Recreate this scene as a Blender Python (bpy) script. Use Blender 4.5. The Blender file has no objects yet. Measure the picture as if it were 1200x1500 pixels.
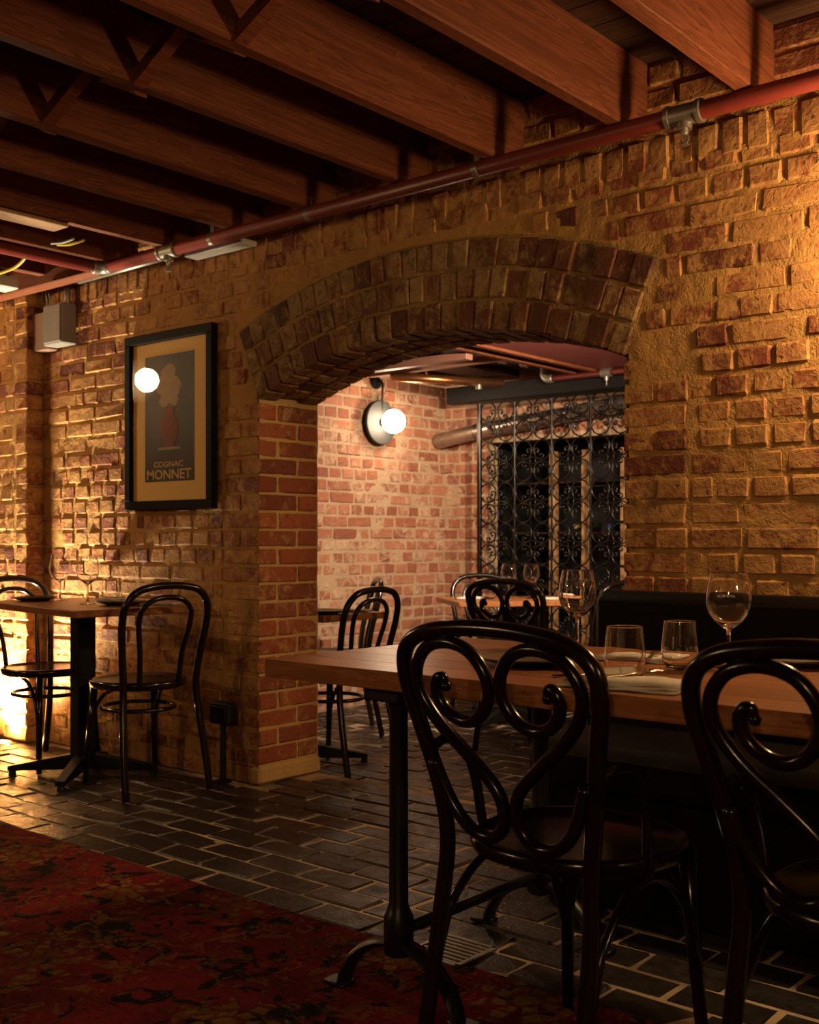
import bpy, bmesh, math, random
from mathutils import Vector, Matrix, noise as mnoise
random.seed(7)
PI = math.pi
scene = bpy.context.scene
COL = scene.collection

# ------------------------------------------------------------------ camera, world, exposure
EYE = 1.05
YAW = math.radians(40.133)
cam_d = bpy.data.cameras.new('camera')
cam_d.sensor_fit = 'HORIZONTAL'; cam_d.sensor_width = 24.0
cam_d.lens = 24.0 * 1648 / 1200
cam_d.shift_y = 40 / 1200
cam_d.clip_start = 0.05
cam_d.dof.use_dof = True; cam_d.dof.focus_distance = 3.0; cam_d.dof.aperture_fstop = 5.0
cam = bpy.data.objects.new('camera', cam_d); COL.objects.link(cam)
cam.location = (0, 0, EYE); cam.rotation_euler = (PI / 2, 0, YAW)
scene.camera = cam
w = bpy.data.worlds.new('world'); scene.world = w; w.use_nodes = True
w.node_tree.nodes['Background'].inputs[0].default_value = (0.02, 0.012, 0.008, 1)
w.node_tree.nodes['Background'].inputs[1].default_value = 0.2
vs = scene.view_settings
vs.view_transform = 'Standard'; vs.look = 'None'; vs.gamma = 1.0; vs.use_curve_mapping = False
vs.exposure = 2.2
GLOBE = 46.0                       # radiance of every lamp globe
GLOBE_COL = (1.0, 0.62, 0.29)
DIM = 11.0                          # the cellar globe burns lower than the others
LENS_UP = 60.0                    # floor uplight lens

CR = (math.cos(YAW), math.sin(YAW)); CD = (-math.sin(YAW), math.cos(YAW))
def px_of(p):
    d = p[0]*CD[0] + p[1]*CD[1]; l = p[0]*CR[0] + p[1]*CR[1]
    if d < .2: return None
    return 600 + 1648*l/d, 790 - 1648*(p[2]-EYE)/d, d

# ------------------------------------------------------------------ mesh helpers
class MB:
    def __init__(s): s.v = []; s.f = []
    def add(s, vs, fs):
        o = len(s.v); s.v += [tuple(x) for x in vs]; s.f += [tuple(i+o for i in f) for f in fs]; return s
    def box(s, x0, x1, y0, y1, z0, z1):
        return s.add([(x0,y0,z0),(x1,y0,z0),(x1,y1,z0),(x0,y1,z0),(x0,y0,z1),(x1,y0,z1),(x1,y1,z1),(x0,y1,z1)],
                     [(0,3,2,1),(4,5,6,7),(0,1,5,4),(1,2,6,5),(2,3,7,6),(3,0,4,7)])
    def rbox(s, x0, x1, y0, y1, z0, z1, b=.004, jit=0, rnd=None):
        v, f = bevel_box(x0, x1, y0, y1, z0, z1, b, jit, rnd); return s.add(v, f)
    def tube(s, pts, r, n=10, caps=True, closed=False, flat=None):
        pts = [Vector(p) for p in pts]; m = len(pts)
        rr = r if isinstance(r, (list, tuple)) else [r]*m
        rings = []; nrm = None
        for i, p in enumerate(pts):
            a = pts[(i-1) % m] if (closed or i > 0) else p
            b = pts[(i+1) % m] if (closed or i < m-1) else p
            t = (b-a).normalized()
            if nrm is None:
                up = Vector((0,0,1)) if abs(t.z) < .9 else Vector((1,0,0))
                nrm = t.cross(up).normalized()
            else:
                nrm = (nrm - t*nrm.dot(t))
                nrm = nrm.normalized() if nrm.length > 1e-6 else t.orthogonal().normalized()
            bn = t.cross(nrm)
            k1, k2 = (flat if flat else (1, 1))
            rings.append([p + nrm*(math.cos(2*PI*j/n)*rr[i]*k1) + bn*(math.sin(2*PI*j/n)*rr[i]*k2) for j in range(n)])
        vs = [v for ring in rings for v in ring]; fs = []
        for i in range(m if closed else m-1):
            a = i*n; b = ((i+1) % m)*n
            for j in range(n):
                k = (j+1) % n; fs.append((a+j, a+k, b+k, b+j))
        if caps and not closed:
            fs.append(tuple(reversed(range(n)))); fs.append(tuple(range((m-1)*n, m*n)))
        return s.add(vs, fs)
    def lathe(s, prof, n=24, c=(0,0,0), closed=False):
        vs = []; fs = []; m = len(prof)
        for r, z in prof:
            for j in range(n):
                a = 2*PI*j/n; vs.append((c[0]+r*math.cos(a), c[1]+r*math.sin(a), c[2]+z))
        for i in range(m if closed else m-1):
            a = i*n; b = ((i+1) % m)*n
            for j in range(n):
                k = (j+1) % n; fs.append((a+j, a+k, b+k, b+j))
        if not closed:
            if prof[0][0] > 1e-5: fs.append(tuple(reversed(range(n))))
            if prof[-1][0] > 1e-5: fs.append(tuple(range((m-1)*n, m*n)))
        return s.add(vs, fs)
    def prism(s, poly, y0, y1):                     # polygon in x,z extruded along y
        n = len(poly)
        vs = [(x, y0, z) for x, z in poly] + [(x, y1, z) for x, z in poly]
        return s.add(vs, [tuple(range(n)), tuple(reversed(range(n, 2*n)))] + [(i, i+n, (i+1) % n + n, (i+1) % n) for i in range(n)])
    def tf(s, M):
        s.v = [tuple(M @ Vector(v)) for v in s.v]; return s
    def mesh(s, name, mat, smooth=False, fix=True):
        me = bpy.data.meshes.new(name); me.from_pydata(s.v, [], s.f)
        if fix:
            bm = bmesh.new(); bm.from_mesh(me); bmesh.ops.remove_doubles(bm, verts=bm.verts, dist=1e-6)
            bmesh.ops.recalc_face_normals(bm, faces=bm.faces); bm.to_mesh(me); bm.free()
        if smooth:
            me.polygons.foreach_set('use_smooth', [True]*len(me.polygons))
            if smooth == 'auto':
                me.set_sharp_from_angle(angle=math.radians(40))
        me.materials.append(M[mat]); me.update(); return me
    def obj(s, name, mat, parent=None, smooth=False, fix=True):
        return link(name, s.mesh(name, mat, smooth, fix), parent)

def bevel_box(x0, x1, y0, y1, z0, z1, b, jit=0, rnd=None):
    X = (x0, x1); Y = (y0, y1); Z = (z0, z1); v = []; idx = {}
    for i in (0,1):
        for j in (0,1):
            for k in (0,1):
                for ax in range(3):
                    p = [X[i], Y[j], Z[k]]
                    for a in range(3):
                        if a != ax: p[a] += b if (i,j,k)[a] == 0 else -b
                    if jit: p = [q + rnd.uniform(-jit, jit) for q in p]
                    idx[(i,j,k,ax)] = len(v); v.append(tuple(p))
    f = []
    for ax in range(3):
        o = [a for a in range(3) if a != ax]
        for s in (0,1):
            q = []
            for (u, w_) in ((0,0),(1,0),(1,1),(0,1)):
                c = [0,0,0]; c[ax] = s; c[o[0]] = u; c[o[1]] = w_
                q.append(idx[(*c, ax)])
            f.append(tuple(q))
    for e in range(3):
        o = [a for a in range(3) if a != e]
        for u in (0,1):
            for w_ in (0,1):
                c0 = [0,0,0]; c0[o[0]] = u; c0[o[1]] = w_; c1 = list(c0); c1[e] = 1
                f.append((idx[(*c0,o[0])], idx[(*c1,o[0])], idx[(*c1,o[1])], idx[(*c0,o[1])]))
    for i in (0,1):
        for j in (0,1):
            for k in (0,1): f.append((idx[(i,j,k,0)], idx[(i,j,k,1)], idx[(i,j,k,2)]))
    return v, f

def link(name, data, parent=None):
    o = bpy.data.objects.new(name, data); COL.objects.link(o)
    if parent: o.parent = parent
    return o
def tag(o, label=None, cat=None, group=None, kind=None):
    if label: o['label'] = label
    if cat: o['category'] = cat
    if group: o['group'] = group
    if kind: o['kind'] = kind
    return o
def thing(name, label, cat, loc=(0,0,0), rz=0, group=None):
    o = link(name, None); o.empty_display_size = .1
    o.location = loc; o.rotation_euler = (0,0,rz); return tag(o, label, cat, group)
def struct(name, data=None, label=None):
    o = link(name, data); o['kind'] = 'structure'
    if label: o['label'] = label
    return o
def dup(root, loc, rz, label=None, group=None, parent=None):
    r = root.copy(); COL.objects.link(r); r.location = loc; r.rotation_euler = (0,0,rz)
    if label: r['label'] = label
    if group: r['group'] = group
    for ch in list(root.children):
        c = ch.copy(); COL.objects.link(c); c.parent = r
        for g in ch.children:
            d = g.copy(); COL.objects.link(d); d.parent = c
    return r
def smoothpath(pts, k=6, closed=False):
    P = [Vector(p) for p in pts]; n = len(P); out = []
    for i in range(n if closed else n-1):
        if closed: a,b,c,d = P[(i-1)%n],P[i],P[(i+1)%n],P[(i+2)%n]
        else: a,b,c,d = P[max(i-1,0)],P[i],P[i+1],P[min(i+2,n-1)]
        for j in range(k):
            t = j/k
            out.append(.5*((2*b)+(c-a)*t+(2*a-5*b+4*c-d)*t*t+(3*b-a-3*c+d)*t**3))
    if not closed: out.append(P[-1])
    return out

# ------------------------------------------------------------------ materials
M = {}
class NT:
    def __init__(s, name):
        m = bpy.data.materials.new(name); m.use_nodes = True; M[name] = m
        s.nt = m.node_tree; s.b = s.nt.nodes['Principled BSDF']; s.out = s.nt.nodes['Material Output']
    def n(s, t, **kw):
        x = s.nt.nodes.new(t)
        for k, v in kw.items():
            if k in ('inp',):
                for kk, vv in v.items():
                    if hasattr(vv, 'is_output') or isinstance(vv, bpy.types.NodeSocket): s.nt.links.new(vv, x.inputs[kk])
                    else: x.inputs[kk].default_value = vv
            else: setattr(x, k, v)
        return x
    def l(s, a, b): s.nt.links.new(a, b)
    def noise(s, vec, scale, detail=4, rough=.55, dist=0):
        return s.n('ShaderNodeTexNoise', inp={'Vector': vec, 'Scale': scale, 'Detail': detail, 'Roughness': rough, 'Distortion': dist}).outputs['Fac']
    def ramp(s, fac, stops, interp='LINEAR'):
        r = s.n('ShaderNodeValToRGB'); r.color_ramp.interpolation = interp
        e = r.color_ramp.elements
        while len(e) < len(stops): e.new(.5)
        for x, (p, c) in zip(e, stops):
            x.position = p; x.color = (c, c, c, 1) if isinstance(c, (int, float)) else (*c, 1)
        s.l(fac, r.inputs[0]); return r.outputs[0]
    def mix(s, fac, a, b, mode='MIX'):
        x = s.n('ShaderNodeMix', data_type='RGBA', blend_type=mode)
        for sock, v in ((x.inputs[0], fac), (x.inputs[6], a), (x.inputs[7], b)):
            if isinstance(v, bpy.types.NodeSocket): s.l(v, sock)
            elif isinstance(v, (tuple, list)): sock.default_value = (*v, 1)
            else: sock.default_value = v
        return x.outputs[2]
    def math(s, op, a, b=0, c=0):
        x = s.n('ShaderNodeMath', operation=op)
        for i, v in enumerate((a, b, c)):
            if isinstance(v, bpy.types.NodeSocket): s.l(v, x.inputs[i])
            else: x.inputs[i].default_value = v
        return x.outputs[0]
    def pos(s): return s.n('ShaderNodeNewGeometry').outputs['Position']
    def objc(s): return s.n('ShaderNodeTexCoord').outputs['Object']
    def rnd(s):
        a = s.n('ShaderNodeObjectInfo').outputs['Random']; b = s.n('ShaderNodeNewGeometry').outputs['Random Per Island']
        return s.math('FRACT', s.math('ADD', a, b))
    def bump(s, h, strength, dist=.01):
        x = s.n('ShaderNodeBump', inp={'Strength': strength, 'Distance': dist, 'Height': h}); s.l(x.outputs[0], s.b.inputs['Normal'])
    def base(s, c, rough=.8, metal=0, spec=.5):
        if isinstance(c, bpy.types.NodeSocket): s.l(c, s.b.inputs['Base Color'])
        else: s.b.inputs['Base Color'].default_value = (*c, 1)
        if isinstance(rough, bpy.types.NodeSocket): s.l(rough, s.b.inputs['Roughness'])
        else: s.b.inputs['Roughness'].default_value = rough
        s.b.inputs['Metallic'].default_value = metal; s.b.inputs['Specular IOR Level'].default_value = spec
        return s

def brick_mat(name, cols, wash, cover, grime, rough=.78, washbias=.22):
    """fired brick with lime wash / mortar smear left on it"""
    t = NT(name); p = t.pos(); r = t.rnd()
    n1 = t.noise(p, 2.2, 3); n2 = t.noise(p, 15, 5, .65, .6); n3 = t.noise(p, 70, 4, .6)
    k = len(cols)
    bc = t.ramp(t.math('ADD', t.math('MULTIPLY', r, .8), t.math('MULTIPLY', n2, .22)), [(i/(k-1), c) for i, c in enumerate(cols)])
    bc = t.mix(t.math('MULTIPLY', n3, .5), bc, t.mix(1, bc, (.45,.45,.45), 'MULTIPLY'))
    # lime wash cover
    m = t.math('ADD', t.math('ADD', t.math('MULTIPLY', n1, .55), t.math('MULTIPLY', n2, .85)), t.math('MULTIPLY', t.math('SUBTRACT', r, .5), washbias))
    m = t.math('ADD', m, t.math('MULTIPLY', t.math('SUBTRACT', n3, .5), .35))
    mk = t.ramp(m, [(1-cover-.07, 0.0), (1-cover+.09, 1.0)])
    wv = t.mix(t.noise(p, 6, 4), wash, tuple(c*.68 for c in wash))
    c = t.mix(t.math('MULTIPLY', mk, t.ramp(t.noise(p, 26, 5, .7), [(.35,.42),(.62,.95)])), bc, wv)
    g = t.ramp(t.noise(p, 3.6, 5, .7, .4), [(1-grime-.1, 0.0), (1-grime+.12, 1.0)])
    c = t.mix(t.math('MULTIPLY', g, .75), c, (.035,.022,.014))
    pit = t.ramp(t.noise(p, 38, 3, .6), [(.30, 1.0), (.37, 0.0)])
    c = t.mix(t.math('MULTIPLY', pit, .55), c, (.05,.025,.015))
    t.base(c, rough, 0, .35)
    h = t.math('ADD', t.math('MULTIPLY', n3, .45), t.math('MULTIPLY', n2, .8))
    t.bump(t.math('SUBTRACT', h, t.math('MULTIPLY', pit, .35)), .8, .011)
    return t
RED = [(.10,.028,.016), (.23,.062,.030), (.32,.095,.042), (.19,.05,.028), (.36,.13,.06)]
OCH = (.62, .335, .105)
brick_mat('brick_main', RED, OCH, .355, .32, washbias=.20)
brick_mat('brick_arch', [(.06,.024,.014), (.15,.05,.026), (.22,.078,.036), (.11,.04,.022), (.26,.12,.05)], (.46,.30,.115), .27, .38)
brick_mat('brick_jamb', [(.12,.032,.017), (.32,.08,.034), (.44,.125,.05), (.18,.048,.026), (.40,.108,.044)], (.62,.40,.16), .20, .12, washbias=.05)
brick_mat('brick_cellar', [(.22,.075,.045), (.36,.13,.075), (.46,.20,.12), (.26,.085,.05), (.5,.29,.19)], (.62,.43,.29), .24, .27)
def mortar_mat(name, col, grime):
    t = NT(name); p = t.pos(); n2 = t.noise(p, 20, 5, .65); n3 = t.noise(p, 120, 3)
    c = t.mix(t.noise(p, 5, 5, .6), col, tuple(x*.6 for x in col))
    g = t.ramp(t.noise(p, 3.6, 5, .7, .4), [(1-grime-.1, 0.0), (1-grime+.12, 1.0)])
    c = t.mix(t.math('MULTIPLY', g, .75), c, (.035,.022,.014))
    t.base(c, .85, 0, .3); t.bump(t.math('ADD', t.math('MULTIPLY', n3, .4), n2), .8, .012)
mortar_mat('mortar_main', (.54,.295,.09), .33)
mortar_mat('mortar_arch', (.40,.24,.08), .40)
mortar_mat('mortar_jamb', (.66,.43,.17), .1)
mortar_mat('mortar_cellar', (.54,.375,.24), .22)
# floor pavers
t = NT('paver'); p = t.pos(); r = t.rnd(); n = t.noise(p, 18, 5, .65); n3 = t.noise(p, 90, 4)
c = t.ramp(t.math('ADD', t.math('MULTIPLY', r, .7), t.math('MULTIPLY', n, .4)), [(0,(.012,.010,.009)), (.4,(.028,.022,.018)), (.7,(.018,.015,.013)), (1,(.055,.038,.029))])
c = t.mix(t.ramp(t.noise(p, 7, 6, .75, .5), [(.60,0.0),(.78,.45)]), c, (.17,.125,.09))
t.base(c, t.ramp(n, [(.3,.26),(.7,.55)]), 0, .45); t.bump(t.math('ADD', n, t.math('MULTIPLY', n3, .4)), .55, .008)
t = NT('floor_bed'); p = t.pos(); n = t.noise(p, 30, 5)
t.base(t.mix(t.ramp(t.noise(p, 3, 4), [(.4,0.0),(.62,1.0)]), (.20,.145,.09), (.60,.46,.28)), .8); t.bump(n, .7, .01)
# timber: grain runs along object X unless told otherwise
def wood(name, dark, mid, light, axis=0, sc=1.0, rough=.5, spec=.45, bump=.25, knots=True):
    t = NT(name); tc = t.pos()
    r = t.rnd()
    s3 = [9*sc]*3; s3[axis] = .55*sc
    mp = t.n('ShaderNodeMapping', inp={'Vector': tc, 'Scale': tuple(s3)})
    off = t.n('ShaderNodeCombineXYZ', inp={'X': t.math('MULTIPLY', r, 7.3), 'Y': t.math('MULTIPLY', r, 31.0), 'Z': t.math('MULTIPLY', r, 13.0)})
    v = t.n('ShaderNodeVectorMath', operation='ADD', inp={0: mp.outputs[0], 1: off.outputs[0]}).outputs[0]
    n1 = t.noise(v, 1.6, 4, .55, 1.2); n2 = t.noise(v, 7, 5, .7)
    g = t.math('ADD', t.math('MULTIPLY', t.math('FRACT', t.math('MULTIPLY', n1, 9)), .35), t.math('MULTIPLY', n2, .65))
    c = t.ramp(g, [(.2, dark), (.5, mid), (.8, light)])
    c = t.mix(t.math('MULTIPLY', r, .45), c, t.mix(1, c, (.5,.45,.42), 'MULTIPLY'))
    if knots:
        vor = t.n('ShaderNodeTexVoronoi', inp={'Vector': tc, 'Scale': 3.1}).outputs['Distance']
        c = t.mix(t.ramp(vor, [(.035, .85), (.075, 0.0)]), c, tuple(x*.25 for x in dark))
    t.base(c, rough, 0, spec); t.bump(g, bump, .004)
wood('joist_wood', (.085,.022,.008), (.17,.048,.018), (.235,.075,.029), axis=1, rough=.7, spec=.25)
wood('plate_wood', (.10,.030,.012), (.19,.056,.022), (.25,.08,.032), axis=0, rough=.65, spec=.25)
wood('board_wood', (.03,.014,.008), (.055,.024,.013), (.08,.035,.018), axis=0, rough=.8, spec=.2)
wood('table_wood', (.20,.070,.024), (.36,.135,.048), (.47,.205,.08), axis=0, sc=1.3, rough=.33, spec=.5, bump=.06, knots=False)
wood('pale_wood', (.30,.16,.07), (.45,.25,.11), (.55,.33,.16), axis=2, sc=1.3, rough=.5, knots=False)
wood('bentwood', (.006,.0035,.0025), (.010,.0055,.004), (.017,.009,.006), axis=2, rough=.2, spec=.55, bump=.03, knots=False)
def plain(name, col, rough=.5, metal=0, spec=.5, nscale=25, amt=.35, bump=.1):
    t = NT(name); p = t.pos(); n = t.noise(p, nscale, 5, .6)
    t.base(t.mix(t.math('MULTIPLY', n, amt*2), col, tuple(x*.45 for x in col)), rough, metal, spec)
    if bump: t.bump(n, bump, .004)
    return t
plain('black_metal', (.010,.009,.009), .5, 0, .25)
plain('cast_iron', (.012,.011,.010), .38, 0, .5)
plain('frame_black', (.008,.007,.006), .55, 0, .08)
plain('leather', (.011,.008,.007), .55, 0, .08, 60, .3, .25)
plain('red_pipe', (.23,.035,.025), .42, 0, .45)
plain('galv', (.42,.39,.33), .42, .75, .5, 40, .5)
plain('grey_paint', (.24,.22,.20), .5, 0, .4, 12, .2)
plain('tan_paint', (.26,.15,.10), .6, 0, .4, 12, .2)
plain('white_paint', (.62,.58,.52), .5, 0, .4, 12, .2)
plain('red_plaster', (.30,.075,.07), .5, 0, .4, 5, .2)
plain('salmon_steel', (.30,.14,.10), .5, 0, .4, 12, .25)
plain('copper', (.55,.24,.10), .32, .9, .5, 18, .4)
plain('duct', (.50,.42,.36), .3, .9, .5, 22, .4)
plain('wrought_iron', (.035,.031,.029), .30, .85, .5, 40, .4)
plain('yellow_cable', (.72,.56,.05), .45, 0, .4)
plain('white_cable', (.6,.58,.55), .45, 0, .4)
plain('silver', (.75,.72,.66), .2, 1, .5, 30, .1, 0)
plain('linen', (.72,.66,.55), .85, 0, .2, 140, .15, .3)
plain('plate_dark', (.022,.018,.015), .3, 0, .5, 30, .2, 0)
plain('plate_gold', (.42,.29,.10), .35, .6, .5, 30, .2, 0)
plain('disc_metal', (.032,.033,.033), .6, 0, .5, 14, .25)
plain('dark_plastic', (.008,.008,.008), .5, 0, .4)
plain('bottle_glass', (.006,.010,.006), .08, 0, .6, 10, .1, 0)
plain('foil_gold', (.60,.46,.16), .3, .6, .5, 10, .1, 0)
plain('foil_blue', (.06,.12,.5), .3, .3, .5, 10, .1, 0)
plain('cork', (.62,.50,.30), .7, 0, .3, 60, .2)
plain('mat_card', (.86,.55,.16), .6, 0, .3, 3, .06, 0)
plain('print_dark', (.022,.020,.019), .5, 0, .3, 6, .4, 0)
plain('print_gold', (.66,.42,.14), .6, 0, .3, 20, .1, 0)
plain('print_cream', (.44,.30,.17), .6, 0, .3, 30, .35, 0)
plain('print_red', (.24,.065,.045), .6, 0, .3, 30, .35, 0)
plain('print_dimred', (.13,.04,.03), .6, 0, .3, 30, .3, 0)
plain('etch_white', (.8,.78,.74), .7, 0, .3, 30, .05, 0)
plain('rear_wall', (.075,.04,.022), .85, 0, .3, 4, .5)
t = NT('glass'); t.base((1,1,1), .0); t.b.inputs['Transmission Weight'].default_value = 1; t.b.inputs['IOR'].default_value = 1.48
t = NT('pane')
fr = t.n('ShaderNodeFresnel', inp={'IOR': 1.5}); gl = t.n('ShaderNodeBsdfGlossy', inp={'Roughness': .012}); tr = t.n('ShaderNodeBsdfTransparent')
ff = t.math('MULTIPLY', fr.outputs[0], t.math('SUBTRACT', 1.0, t.n('ShaderNodeNewGeometry').outputs['Backfacing']))   # air-to-glass side only
mx = t.n('ShaderNodeMixShader'); t.l(ff, mx.inputs[0]); t.l(tr.outputs[0], mx.inputs[1]); t.l(gl.outputs[0], mx.inputs[2]); t.l(mx.outputs[0], t.out.inputs[0])
def emit(name, col, s):
    t = NT(name); t.base(col, .3); t.b.inputs['Emission Color'].default_value = (*col, 1); t.b.inputs['Emission Strength'].default_value = s
emit('globe', GLOBE_COL, GLOBE); emit('globe_dim', (1.0, .74, .48), DIM)
emit('uplens', (1.0, .76, .42), LENS_UP)
# carpet: red ground, dark leaves, gold flower heads
t = NT('carpet'); p = t.pos()
wn = t.n('ShaderNodeTexNoise', inp={'Vector': p, 'Scale': 11.0, 'Detail': 3.0})
wp = t.n('ShaderNodeVectorMath', operation='MULTIPLY_ADD', inp={0: wn.outputs['Color'], 1: (.07,.07,0), 2: p}).outputs[0]
def flowers(scale, rnd_, petals, rad):
    flat_ = t.n('ShaderNodeVectorMath', operation='MULTIPLY', inp={0: wp, 1: (1,1,0)}).outputs[0]
    vo = t.n('ShaderNodeTexVoronoi', voronoi_dimensions='2D', inp={'Vector': flat_, 'Scale': scale, 'Randomness': rnd_})
    dv = t.n('ShaderNodeVectorMath', operation='SUBTRACT', inp={0: flat_, 1: vo.outputs['Position']}).outputs[0]
    sx = t.n('ShaderNodeSeparateXYZ', inp={0: dv})
    ang_ = t.math('ARCTAN2', sx.outputs[1], sx.outputs[0]); rr_ = t.math('DIVIDE', vo.outputs['Distance'], rad*scale)
    edge_ = t.math('ADD', .62, t.math('MULTIPLY', .38, t.math('COSINE', t.math('MULTIPLY', ang_, petals))))
    m = t.math('SUBTRACT', edge_, rr_)
    rings_ = t.math('SINE', t.math('MULTIPLY', rr_, 21.0))
    return t.math('MULTIPLY', t.ramp(m, [(.0,0.0),(.06,1.0)]), t.ramp(t.math('ADD', t.math('MULTIPLY', rings_, .5), .5), [(.15,.15),(.45,1.0)]))
leaf = t.noise(wp, 10, 3, .5, 1.5); leaf2 = t.noise(wp, 12, 4, .55, 2.2)
c = t.ramp(t.noise(p, 4, 4), [(.35,(.085,.007,.011)), (.65,(.27,.019,.030))])
c = t.mix(t.ramp(leaf, [(.41,1.0),(.44,0.0)]), c, (.016,.011,.006))
gold = t.math('MAXIMUM', flowers(2.0, .5, 8.0, .15), t.math('MULTIPLY', flowers(3.9, .9, 5.0, .06), .6))
gold = t.math('MAXIMUM', gold, t.math('MULTIPLY', t.ramp(leaf2, [(.565,0.0),(.595,1.0)]), .55))
c = t.mix(gold, c, t.ramp(t.noise(p, 5, 3), [(.35,(.10,.055,.012)), (.65,(.33,.18,.03))]))
c = t.mix(t.ramp(t.noise(p, 60, 2), [(.35,.4),(.55,0.0)]), c, (.02,.010,.006))
t.base(c, .95, 0, .1); t.bump(t.noise(p, 320, 2), .6, .006)

# ------------------------------------------------------------------ brick laying
rb = random.Random(3)
VAR = {}
def brick_mesh(L, D, Hh, mat, b=.0075, jit=.0034, nvar=10):
    key = (round(L,3), round(D,3), round(Hh,3), mat)
    if key not in VAR:
        VAR[key] = [MB().rbox(-L/2, L/2, 0, D, 0, Hh, b, jit, rb).mesh('brick', mat, False) for _ in range(nvar)]
    return rb.choice(VAR[key])
def lay(parent, items, name='brick', limit=300):
    """items: (mesh, matrix, size). The ones that show largest become objects, the rest one stuff part."""
    sc = []
    pm = Matrix.LocRotScale(parent.location, parent.rotation_euler, None)
    for me, mx, size in items:
        q = px_of(pm @ mx.translation); s = 0
        if q and -20 < q[0] < 1220 and -20 < q[1] < 1520: s = size/q[2]**2
        sc.append(s)
    order = sorted(range(len(items)), key=lambda i: -sc[i])
    rest = []
    for k, i in enumerate(order):
        me, mx, size = items[i]
        if k < limit and sc[i] > 0:
            o = link(name, me, parent); o.matrix_local = mx
        else: rest.append((me, mx))
    if rest:
        vs, fs = [], []
        for me, mx in rest:
            o = len(vs); vs += [tuple(mx @ v.co) for v in me.vertices]; fs += [tuple(i+o for i in f.vertices) for f in me.polygons]
        me2 = bpy.data.meshes.new(name+'s_beyond'); me2.from_pydata(vs, [], fs); me2.materials.append(rest[0][0].materials[0])
        link(name+'s_beyond', me2, parent)['kind'] = 'stuff'
PITCH = .078; BH = .067; SL = .222; HL = .106; JT = .011
def course(i, hdr_p, rnd): return rnd.random() < hdr_p
def wall_bricks(x0, x1, z0, z1, mat, hdr_p, seed, skip=None, proud=.0045, D=.05, uneven=.003):
    """bricks of a wall lying in the plane y=0, facing -y, as (mesh, matrix, size) in wall coordinates"""
    rnd = random.Random(seed); out = []
    n0 = round(z0/PITCH); n1 = int(math.ceil(z1/PITCH))
    for i in range(n0, n1):
        z = i*PITCH + JT/2; hdr = rnd.random() < hdr_p
        L = HL if hdr else SL
        x = x0 - (rnd.random()*(L+JT) if not hdr else rnd.random()*.1)
        while x < x1:
            l = L
            if not hdr and rnd.random() < .18: l = HL
            a, b = max(x, x0), min(x+l, x1)
            if b-a > .03:
                xm = (a+b)/2; ok = True
                if skip and skip(a, b, z, z+BH):
                    ok = False; run = []; best = []
                    for q in range(24):
                        u0 = a+(b-a)*q/24; u1 = a+(b-a)*(q+1)/24
                        if not skip(u0, u1, z, z+BH): run.append((u0, u1))
                        else: run = []
                        if len(run) > len(best): best = list(run)
                    if best and best[-1][1]-best[0][0] > .035:
                        a, b = best[0][0]+.004, best[-1][1]-.004; xm = (a+b)/2; ok = True
                if ok:
                    me = brick_mesh(b-a, D, BH, mat) if abs((b-a)-l) < 1e-6 else MB().rbox(-(b-a)/2, (b-a)/2, 0, D, 0, BH, .006, .002, rb).mesh('brick', mat)
                    mx = Matrix.Translation((xm, -proud - rnd.uniform(-uneven, uneven), z + rnd.uniform(-.002,.002))) @ Matrix.Rotation(rnd.gauss(0,.008), 4, 'Y') @ Matrix.Rotation(rnd.gauss(0,.012), 4, 'Z')
                    out.append((me, mx, (b-a)*BH))
            x += l + JT
    return out
def mortar_sheet(x0, x1, z0, z1, step, amp, keep=None, seed=0, patch=.5):
    """uneven mortar face in y=0 facing -y"""
    nx = max(2, int((x1-x0)/step)); nz = max(2, int((z1-z0)/step)); vs = []; fs = []; ids = {}
    for j in range(nz+1):
        for i in range(nx+1):
            x = x0+(x1-x0)*i/nx; z = z0+(z1-z0)*j/nz
            a = mnoise.noise(Vector((x*9+seed, z*9, 3.1))); b = mnoise.noise(Vector((x*31+seed, z*31, 7.7))); c = mnoise.noise(Vector((x*2.1+seed, z*2.1, 1.3)))
            y = -(amp*(.55*a + .55*b) + amp*1.1*max(0, c-.28+patch*.3))
            vs.append((x, y, z))
    for j in range(nz):
        for i in range(nx):
            if keep and not keep(x0+(x1-x0)*(i+.5)/nx, z0+(z1-z0)*(j+.5)/nz): continue
            a = j*(nx+1)+i; fs.append((a, a+1, a+nx+2, a+nx+1))
    mb = MB(); mb.v = vs; mb.f = fs; return mb

# ------------------------------------------------------------------ dimensions of the place
WY = 3.265                        # face of the arch wall
JX0, JX1 = -3.593, -1.833         # jambs
WT = .362                         # wall thickness
SPR = 1.645; RISE = .178          # arch springing, rise
half = (JX1-JX0)/2; ACX = (JX0+JX1)/2
AR = (half*half + RISE*RISE)/(2*RISE); ACZ = SPR + RISE - AR
def arch_z(x, r=AR):
    d = x-ACX; return ACZ + math.sqrt(max(r*r-d*d, 0))
aspan = math.asin(half/AR)
RING = .112
def in_arch(x, z, grow=0):
    if z < SPR: return JX0-grow < x < JX1+grow
    dx, dz = x-ACX, z-ACZ; r = math.hypot(dx, dz)
    return r < AR+grow and abs(math.atan2(dx, dz)) < aspan + grow/AR
def in_rings(x, z):
    dx, dz = x-ACX, z-ACZ; r = math.hypot(dx, dz)
    return AR-.01 < r < AR+3*RING+.004 and abs(math.atan2(dx, dz)) < aspan+.004
CEIL = 2.60; JB = 2.347; JH = .235
LX = -6.30; RX = 2.4; RY = -1.7
CLX = -5.024; CBY = 6.356; CRX = -.9     # cellar room
PRX, PRY = -5.249, 3.166                 # projecting wall at the left

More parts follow.
